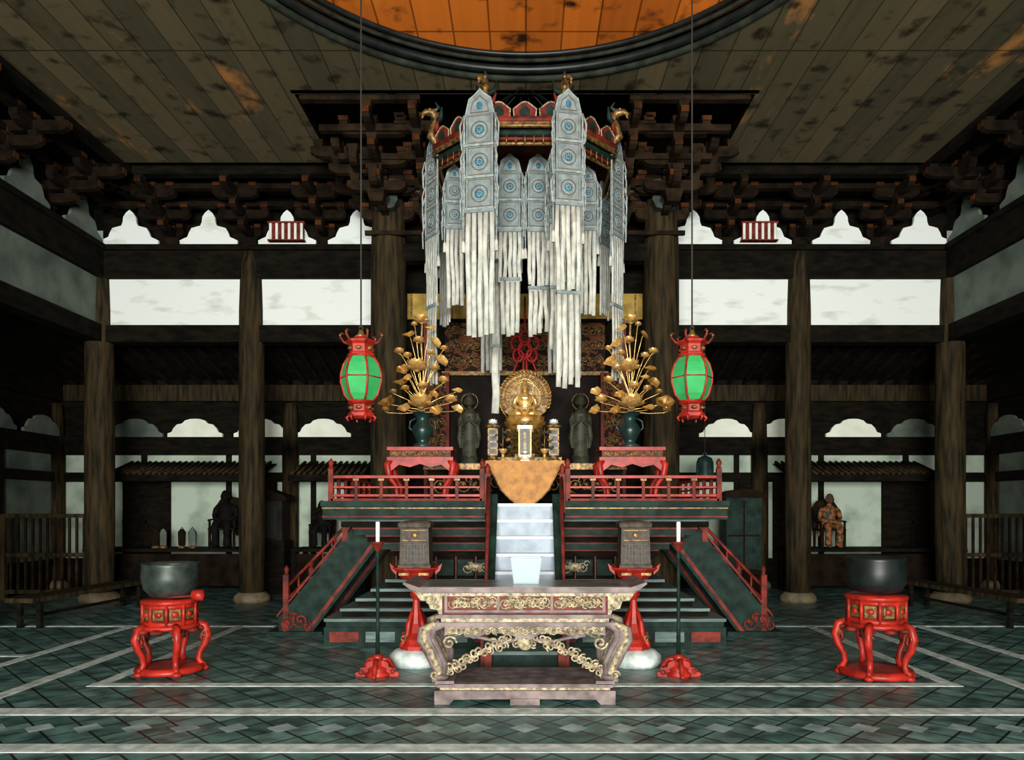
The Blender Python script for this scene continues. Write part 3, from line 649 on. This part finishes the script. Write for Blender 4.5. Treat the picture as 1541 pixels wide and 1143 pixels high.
for x in (-1.24,1.27):
    b=B(); b.M=T(x,VY,1.69)
    b.bb(-.39,.39,-.22,.22,.60,.64,RED); b.bb(-.36,.36,-.20,.20,.52,.60,RED2); b.bb(-.39,.39,-.22,.22,.48,.52,RED)
    carving(b,-.35,.35,.53,.595,-.205,GLD2,.006,9)
    b.prism([(-.36,.48),(-.34,.36),(-.25,.43),(-.12,.40),(0,.44),(.12,.40),(.25,.43),(.34,.36),(.36,.48)],-.21,-.19,RED)
    for sx in (-1,1):
        for sy in (-1,1):
            b.tube([(sx*.33,sy*.17,.5),(sx*.39,sy*.2,.43),(sx*.37,sy*.19,.30),(sx*.29,sy*.16,.18),(sx*.28,sy*.16,.08),(sx*.35,sy*.18,.03)],[.04,.045,.04,.03,.028,.028],RED,8)
    b.bb(-.36,.36,-.20,.20,0,.03,RED)
    b.done('red_altar_stand')
    b=B(); b.M=T(x,VY,2.335)
    b.lathe([(.11,0),(.12,.03),(.06,.06),(.08,.10),(.12,.18),(.125,.24),(.08,.30),(.065,.34),(.08,.38),(.14,.42),(.15,.43),(.11,.42)],(0,0,0),VAS,20)
    for s_ in (-1,1): b.tube([(s_*.11,0,.2),(s_*.16,0,.24),(s_*.15,0,.32),(s_*.08,0,.36)],.012,VAS,6)
    b.done('bronze_vase')
    b=B()
    b.M=T(x,VY-.04,2.76)
    lotus(b,(0,-.12,.04),.20,GLD); lotus(b,(-.04,-.16,.47),.17,GLD); lotus(b,(.03,-.14,.27),.09,GLD); lotus(b,(.0,-.05,1.06),.12,GLD); lotus(b,(-.03,-.08,.82),.09,GLD)
    m_=-1 if x>0 else 1
    spec=[(-.25,-.08,.33,.08,0),(.27,-.1,.34,.09,1),(-.40,-.05,.10,.10,0),(.36,-.08,.11,.10,1),(-.22,-.05,.50,.07,0),(.22,-.05,.60,.09,0),(-.27,-.03,.70,.08,1),(.15,-.05,.82,.08,0),(-.15,-.05,.91,.07,0),(.27,-.05,.74,.06,1),(-.16,-.1,.64,.07,1),(.17,-.12,.48,.08,1),(-.18,-.15,.24,.07,1),(.11,-.1,.98,.06,0),(-.34,-.05,.22,.06,1),(.42,-.05,.24,.06,0),(.15,-.17,.18,.06,0),(-.14,-.18,.38,.05,0),(.13,-.14,.66,.07,1),(-.08,-.1,1.02,.05,1),(-.43,-.05,.00,.07,1),(.42,-.05,.02,.07,0),(.19,-.15,.0,.07,0),(-.19,-.15,.02,.07,0)]
    for i,(lx,ly,lz,r,k) in enumerate(spec):
        lx*=m_
        b.tube([(0,0,-.05),(lx*.1,ly*.4,lz*.35),(lx*.5,ly,lz*.75-.02),(lx*.92,ly+.02,lz-.01),(lx,ly,lz)],.0055,GLD,5)
        if k: lotus(b,(lx,ly,lz),r*1.05,GLD)
        else: leaf(b,(lx,ly,lz),r*1.1,GLD if i%2 else GLB,random.uniform(-.6,.6)+(.5 if lx>0 else -.5),random.uniform(.5,1.4))
    b.tube([(0,0,-.05),(.02,0,.4),(-.01,0,.8),(0,0,1.06)],.011,GLD,6)
    b.done('gold_lotus_arrangement')
b=B(); b.M=T(.0,9.0,1.70)
b.bb(-.52,.52,-.3,.35,.40,.45,GLD2); b.bb(-.48,.48,-.27,.32,.3,.4,RED2)
for sx in (-1,1):
    for y in (-.24,.3): b.bb(sx*.44,sx*.48,y-.02,y+.02,-.01,.4,RED2)
b.done('front_altar_table')
b=B(); b.M=T(.0,8.68,1.70)
cl=[(.46,.46),(.45,.40),(.39,.33),(.33,.22),(.28,.12),(.2,.03),(.1,-.05),(.0,-.10)]
b.prism(mir([(.47,.47)]+cl[1:]),-.012,.0,CLG); b.tube([(x,-.015,z) for x,z in mir(cl[1:])],.008,GLD2,6)
b.bb(-.47,.47,0,.6,.455,.47,CLG)
b.done('gold_altar_cloth')
b=B(); b.bb(-1.3,1.3,9.75,11.2,1.69,2.12,DW); b.bb(-1.35,1.35,9.7,11.25,2.12,2.2,GLD2)
for i in range(8): carving(b,-1.2+i*.3,-.9+i*.3,1.8,2.05,9.73,GLD2,.012,i)
b.bb(-.5,.5,9.95,10.8,2.2,2.3,GLD2)
b.done('main_altar')
def remesh(b,name,vox,parent):
    o=b.done(name); m=o.modifiers.new('r','REMESH'); m.mode='VOXEL'; m.voxel_size=vox; m.use_smooth_shade=True
    s_=o.modifiers.new('s','SMOOTH'); s_.iterations=2; s_.factor=.5
    if parent: o.parent=parent; o.matrix_parent_inverse=Matrix.Translation(-parent.location)
    return o
def head(b,c,s,m,ush=False):
    x,y,z=c
    b.ell((x,y,z),(.075*s,.088*s,.105*s),m,16,12); b.ell((x,y-.085*s,z-.015*s),(.014*s,.02*s,.03*s),m,8,6)
    b.ell((x,y-.07*s,z-.062*s),(.03*s,.02*s,.012*s),m,8,6)
    for q in (-1,1): b.ell((x+q*.03*s,y-.072*s,z+.012*s),(.018*s,.014*s,.01*s),m,8,6); b.ell((x+q*.078*s,y,z-.02*s),(.014*s,.025*s,.045*s),m,8,6)
    if ush: b.ell((x,y+.01*s,z+.1*s),(.045*s,.045*s,.05*s),m,12,8)
def seated(x,y,z,s,m,crossed=True):
    b=B(); b.M=T(x,y,z)@Matrix.Scale(s,4)
    b.lathe([(.001,.0),(.17,.02),(.17,.12),(.14,.22),(.17,.36),(.19,.44),(.13,.52),(.055,.56),(.05,.62),(.001,.63)],(0,0,0),m,20,sy=.68)
    head(b,(0,-.01,.71),1.1,m,crossed)
    for q in (-1,1):
        b.tube([(q*.16,0,.48),(q*.22,-.01,.40),(q*.25,-.02,.26),(q*.19,-.14,.2),(q*.05,-.2,.17)],[.055,.06,.055,.045,.035],m,10)
        b.ell((q*.03,-.21,.16),(.05,.035,.025),m)
        if crossed:
            b.tube([(q*.08,.02,.07),(q*.24,-.08,.07),(q*.32,-.14,.065),(q*.18,-.24,.06),(-q*.05,-.26,.06)],[.1,.095,.075,.06,.04],m,10)
            for k in range(4): b.tube([(q*.15,-.08-.0*k,.50-.05*k),(q*.05,-.135,.38-.06*k),(0,-.14,.36-.06*k)],.010,m,6)
        else:
            b.tube([(q*.08,.0,.07),(q*.13,-.24,.07),(q*.14,-.28,.0),(q*.13,-.26,-.2),(q*.13,-.26,-.40)],[.1,.09,.08,.075,.09],m,10); b.ell((q*.13,-.32,-.42),(.05,.09,.03),m)
            b.tube([(q*.2,-.05,.2),(q*.24,-.02,0),(q*.26,0,-.2)],[.06,.05,.03],m,8)
    return b
b=B(); b.M=T(0,10.35,2.3)
b.lathe([(.36,0),(.36,.05),(.30,.08),(.26,.14),(.22,.22),(.26,.30),(.30,.36),(.30,.40)],(0,0,0),GLD2,8,False,a0=pi/8)
for k in range(3):
    for i in range(14): petal(b,(0,0,.36+.06*k),.36-.02*k,2*pi*(i+.5*(k%2))/14,.45+.12*k,GLB,.22)
b.lathe([(.25,.4),(.28,.56),(.26,.6)],(0,0,0),GLB,20)
hb=mir([(.18,.6),(.30,.70),(.37,.88),(.35,1.04),(.24,1.16),(.10,1.22),(0,1.27)])
b.prism(hb,.17,.19,GLD2)
for i in range(30):
    a=-.5+i*(pi+1.0)/29; rr=.33; b.tube([(rr*math.cos(a),.165,.90+rr*math.sin(a)),((rr+.05)*math.cos(a+.12),.165,.90+(rr+.05)*math.sin(a+.12)),((rr+.03)*math.cos(a+.28),.165,.90+(rr+.07)*math.sin(a+.28))],[.018,.014,.004],GLB,6)
for i in range(24):
    a=-.4+i*(pi+.8)/23; b.tube([(.23*math.cos(a),.155,.90+.23*math.sin(a)),(.30*math.cos(a),.155,.90+.30*math.sin(a))],.005,GLB,5)
    spiral(b,(.275*math.cos(a+.07),.15,.90+.275*math.sin(a+.07)),.020,GLB,1.2,.005,1,a)
b.tube([(.22*math.cos(i*pi/12),.155,.90+.22*math.sin(i*pi/12)) for i in range(24)],.009,GLD,6,closed=True)
b.tube([(.125*math.cos(i*pi/10),.15,1.04+.125*math.sin(i*pi/10)) for i in range(20)],.008,GLD,6,closed=True)
bud=b.done('buddha_statue')
remesh(seated(0,10.32,2.89,.62,GLD),'body',.006,bud)
for s_ in (-1,1):
    b=B(); b.M=T(s_*.80,10.5,2.205)
    b.lathe([(.15,0),(.16,.04),(.12,.07),(.14,.12),(.10,.13)],(0,0,0),TBS,16)
    b.tube([(.12*math.cos(i*pi/8),.06,.94+.12*math.sin(i*pi/8)) for i in range(16)],.008,GLD2,5,closed=True); b.tube([(0,.08,.1),(0,.08,.85)],.012,TBS,6); at=b.done('attendant_statue')
    b=B(); b.M=T(s_*.80,10.5,2.315)
    b.lathe([(.13,0),(.11,.1),(.10,.3),(.09,.42),(.11,.55),(.12,.64),(.08,.70),(.035,.73),(.03,.76)],(0,0,0),TBS,16,sy=.7)
    head(b,(0,-.01,.83),.85,TBS,True)
    for q in (-1,1):
        b.tube([(q*.10,0,.66),(q*.14,0,.55),(q*.13,-.06,.45),(q*.02,-.11,.53)],[.035,.035,.03,.022],TBS,8); b.tube([(q*.12,-.05,.45),(q*.14,-.04,.3),(q*.12,-.02,.15)],[.035,.04,.02],TBS,8)
        b.ell((q*.015,-.11,.56),(.015,.02,.045),TBS); b.ell((q*.05,-.08,.01),(.035,.07,.02),TBS)
    remesh(b,'body',.007,at)
for x in (-.40,.36):
    b=B(); b.M=T(x,9.15,2.172)
    b.lathe([(.09,0),(.09,.03),(.06,.05),(.05,.09)],(0,0,0),GLD2,6,False); b.bb(-.055,.055,-.055,.055,.09,.42,BLK)
    for z in (.1,.18,.26,.34,.42): b.bb(-.062,.062,-.062,.062,z-.006,z+.006,GLD2)
    for q in (-1,1): b.bb(q*.05,q*.062,-.062,-.05,.09,.42,GLD2)
    for z in (.14,.22,.3,.38): spiral(b,(0,-.06,z),.022,GLD2,1.2,.004)
    b.lathe([(.05,.42),(.09,.45),(.09,.47),(.03,.48)],(0,0,0),GLD2,8,False); lotus(b,(0,0,.48),.08,WAX,GLD)
    b.done('gilt_altar_candle_tower')
b=B(); b.M=T(.0,9.1,2.172)
b.lathe([(.13,0),(.13,.03),(.09,.05),(.09,.09)],(0,0,0),GLD,8,False,a0=pi/8)
b.bb(-.07,.07,-.03,.03,.09,.42,BLK)
for q in (-1,1): b.bb(q*.065,q*.08,-.04,.04,.08,.44,GLB)
b.bb(-.018,.018,-.04,-.03,.16,.38,GLC); b.bb(-.09,.09,-.045,.045,.42,.46,GLD)
for z in (.13,.2,.27,.34,.4):
    for q in (-1,1): spiral(b,(q*.045,-.035,z),.014,GLB,1.1,.003)
for dx,z in ((-.05,.05),(.05,.05),(0,.1)): lotus(b,(dx,-.1,z),.05,WAX)
lotus(b,(0,0,.46),.08,GLC,GLD); b.done('memorial_tablet')
for x in (-.27,.24):
    b=B(); b.M=T(x,8.95,2.172); b.lathe([(.04,0),(.045,.015),(.02,.04),(.02,.10),(.05,.14),(.055,.16),(.03,.15)],(0,0,0),GLD,12)
    for i in range(9): leaf(b,(.08*math.cos(i*1.9),.05*math.sin(i*2),.17+.03*i),.035,GLD2 if i%2 else TBS,i,.8)
    b.tube([(0,0,.1),(.0,0,.42)],.006,GLD2,5)
    b.done('small_altar_flower_vase')
b=B(); b.M=T(0,10.6,3.9)
for dx,dz,r in ((-.12,.1,.1),(.12,.1,.1),(-.1,-.08,.09),(.1,-.08,.09),(0,.17,.1),(0,0,.12)):
    b.tube([(dx+r*math.cos(i*pi/6)*(.8),.02*math.sin(i*pi/3),dz+r*math.sin(i*pi/6)) for i in range(12)],.017,RCD,6,closed=True)
for dx in (-.16,-.03,.03,.16): b.tube([(dx*.4,0,-.05),(dx,0,-.3),(dx*1.05,0,-.42)],.013,RCD,6); b.lathe([(.02,0),(.03,-.03),(.035,-.14),(.001,-.14)],(dx*1.05,0,-.42),RCD,8)
b.tube([(0,0,.25),(0,.15,.6),(0,.8,1.0)],.012,RCD,6)
b.done('red_cord_knot')
# ------------------------------------------------------------ aisle furniture
def fence(x0,x1,y,h=1.5):
    b=B(); n=int(abs(x1-x0)/.12)
    for i in range(n+1): x=x0+(x1-x0)*i/n; b.bb(x-.018,x+.018,y-.018,y+.018,.12,h-.05,DW3)
    for z in (.1,.75,h-.06): b.bb(x0,x1,y-.03,y+.03,z,z+.07,PIL)
    for x in (x0,x1): b.bb(x-.04,x+.04,y-.04,y+.04,0,h,PIL)
    b.done('lattice_fence')
fence(-9.2,-7.65,12.9); fence(7.65,9.2,12.9)
for s_ in (-1,1):
    b=B(); b.M=T(s_*6.55,10.9,0,s_*.08)
    b.bb(-.2,.2,-1.3,1.3,.36,.42,PIL)
    for y in (-1.1,1.1):
        for q in (-.14,.14): b.bb(q-.03,q+.03,y-.03,y+.03,0,.36,DW)
        b.bb(-.16,.16,y-.02,y+.02,.12,.17,DW)
    b.bb(-.015,.015,-1.1,1.1,.13,.17,DW)
    b.done('low_wooden_bench')
def shelf(x0,x1,y,h):
    b=B(); b.bb(x0,x1,y-.4,y+.4,h-.06,h,DW)
    for x in (x0+.06,x1-.06):
        for q in (-.34,.34): b.bb(x-.04,x+.04,y+q-.04,y+q+.04,0,h-.06,DW)
    b.bb(x0,x1,y-.36,y-.34,.15,h-.1,DW2); return b.done('long_side_altar')
shelf(-8.3,-5.25,14.1,.85); shelf(-4.4,-2.9,14.1,.85); shelf(5.0,8.3,14.1,.85)
for x0,x1 in ((-7.9,-4.95),(-4.45,-2.95),(4.95,7.9)):
    b=B(); b.add([(x0,13.75,2.22),(x1,13.75,2.22),(x1,14.62,2.5),(x0,14.62,2.5)],[(0,1,2,3)],DW); b.bb(x0,x1,13.70,13.76,2.12,2.24,DW)
    for i in range(int((x1-x0)/.12)): b.tube([(x0+.06+i*.12,13.72,2.25),(x0+.06+i*.12,14.6,2.53)],.03,PIL,6)
    b.done('side_altar_eave')
def arhat(x,y,z,s,robe,skin):
    b=B(); b.M=T(x,y,z)@Matrix.Scale(s,4)
    b.bb(-.3,.3,-.25,.25,.40,.45,DW2)
    for sx in (-1,1):
        for sy in (-1,1): b.bb(sx*.27-.025,sx*.27+.025,sy*.22-.025,sy*.22+.025,0,.42,DW2)
        b.tube([(sx*.29,-.25,.62),(sx*.3,.1,.64),(sx*.3,.23,.9)],.022,DW2,6); b.bb(sx*.28-.02,sx*.28+.02,-.22,-.18,.42,.62,DW2)
    b.prism([(-.3,.4),(.3,.4),(.32,.95),(.2,1.12),(0,1.16),(-.2,1.12),(-.32,.95)],.24,.28,DW2)
    ch=b.done('seated_arhat_statue')
    bd=seated(x,y,z+.46*s,s,robe,False); remesh(bd,'robed_body',.014,ch)
    h=B(); h.M=T(x,y-.012*s,z+.46*s)@Matrix.Scale(s,4); head(h,(0,-.01,.71),1.2,skin)
    remesh(h,'head',.01,ch)
arhat(-5.75,14.05,.855,.85,ROD,ROD); arhat(5.85,14.05,.855,.80,ROB,SKN); arhat(-3.9,14.05,.855,.7,ROD,ROD)
b=B()
for i,x in enumerate((-7.0,-6.85,-6.5,-6.3)):
    b.M=T(x,13.85,.852); b.lathe([(.07,0),(.07,.03),(.04,.05)],(0,0,0),GLD2,8); b.prism(mir([(.06,.05),(.06,.28),(.04,.34),(0,.37)]),-.01,.01,PLG if i%2 else DW2); b.tube([(-.06,0,.05),(-.07,0,.3),(0,0,.4),(.07,0,.3),(.06,0,.05)],.01,DW2,5)
b.done('memorial_tablets')
b=B(); b.M=T(-4.85,13.9,0); b.bb(-.35,.35,-.25,.25,0,1.0,DW); b.bb(-.3,.3,-.2,.2,1.0,1.75,SCR); b.prism(mir([(.42,1.75),(.36,1.85),(.2,1.9),(0,1.98)]),-.3,.3,DW2); b.bb(-.2,.2,-.21,-.2,1.05,1.65,BLK)
b.done('portable_shrine')
b=B(); b.M=T(3.95,13.4,0); b.bb(-.35,.35,-.25,.25,0,.5,DW); b.bb(-.32,.32,-.22,.22,.5,1.8,GRN); b.prism(mir([(.42,1.8),(.38,1.88),(.2,1.93),(0,1.96)]),-.3,.3,DW2)
b.bb(-.012,.012,-.235,-.22,.55,1.75,DW2); b.bb(-.28,.28,-.232,-.22,1.1,1.13,DW2); b.done('sutra_cabinet')
b=B(); b.M=T(3.2,13.0,0)
b.lathe([(.17,2.12),(.175,2.16),(.155,2.22),(.15,2.42),(.12,2.5),(.04,2.54),(.0001,2.55)],(0,0,0),VAS,20)
b.tube([(.03*math.cos(i*pi/4),0,2.57+.03*math.sin(i*pi/4)) for i in range(8)],.01,VAS,6,closed=True); b.tube([(0,0,2.6),(0,0,4.6)],.006,ROP,5)
for i in range(4): a=i*pi/2+.4; b.tube([(.165*math.cos(a),.165*math.sin(a),2.15),(.15*math.cos(a),.15*math.sin(a),2.42)],.008,BRZ,5)
b.done('hanging_bronze_bell')
for x in (-4.0,3.93):
    b=B(); b.M=T(x,12.25,6.085); b.bb(-.29,.29,0,.04,0,.3,RED2)
    for i in range(6): xx=-.26+i*.104; b.bb(xx-.02,xx+.02,-.02,.0,0,.3,WAX)
    b.bb(-.31,.31,-.03,.05,.29,.32,RED2); b.bb(-.31,.31,-.03,.05,-.0,.02,RED2)
    b.done('striped_vent_panel')
# ------------------------------------------------------------ lights, world, camera
def area(name,loc,rot,sx,sy,p,col):
    l=bpy.data.lights.new(name,'AREA'); l.shape='RECTANGLE'; l.size=sx; l.size_y=sy; l.energy=p; l.color=col
    o=bpy.data.objects.new(name,l); o.location=loc; o.rotation_euler=rot; S.collection.objects.link(o); return o
area('doorway_daylight',(0,-7.5,2.6),(math.radians(91),0,0),6,3.4,4100,(1,.99,.91))
w=bpy.data.worlds.new('w'); S.world=w; w.use_nodes=True; w.node_tree.nodes['Background'].inputs[0].default_value=(.72,.8,.75,1); w.node_tree.nodes['Background'].inputs[1].default_value=.3
cd=bpy.data.cameras.new('camera'); co=bpy.data.objects.new('camera',cd); S.collection.objects.link(co); S.camera=co
co.location=(0,0,1.6); co.rotation_euler=(pi/2,0,0)
cd.sensor_width=36; cd.lens=36*1100/1541; cd.shift_x=(770.5-790)/1541; cd.shift_y=(765-571.5)/1541; cd.clip_start=.05; cd.clip_end=100
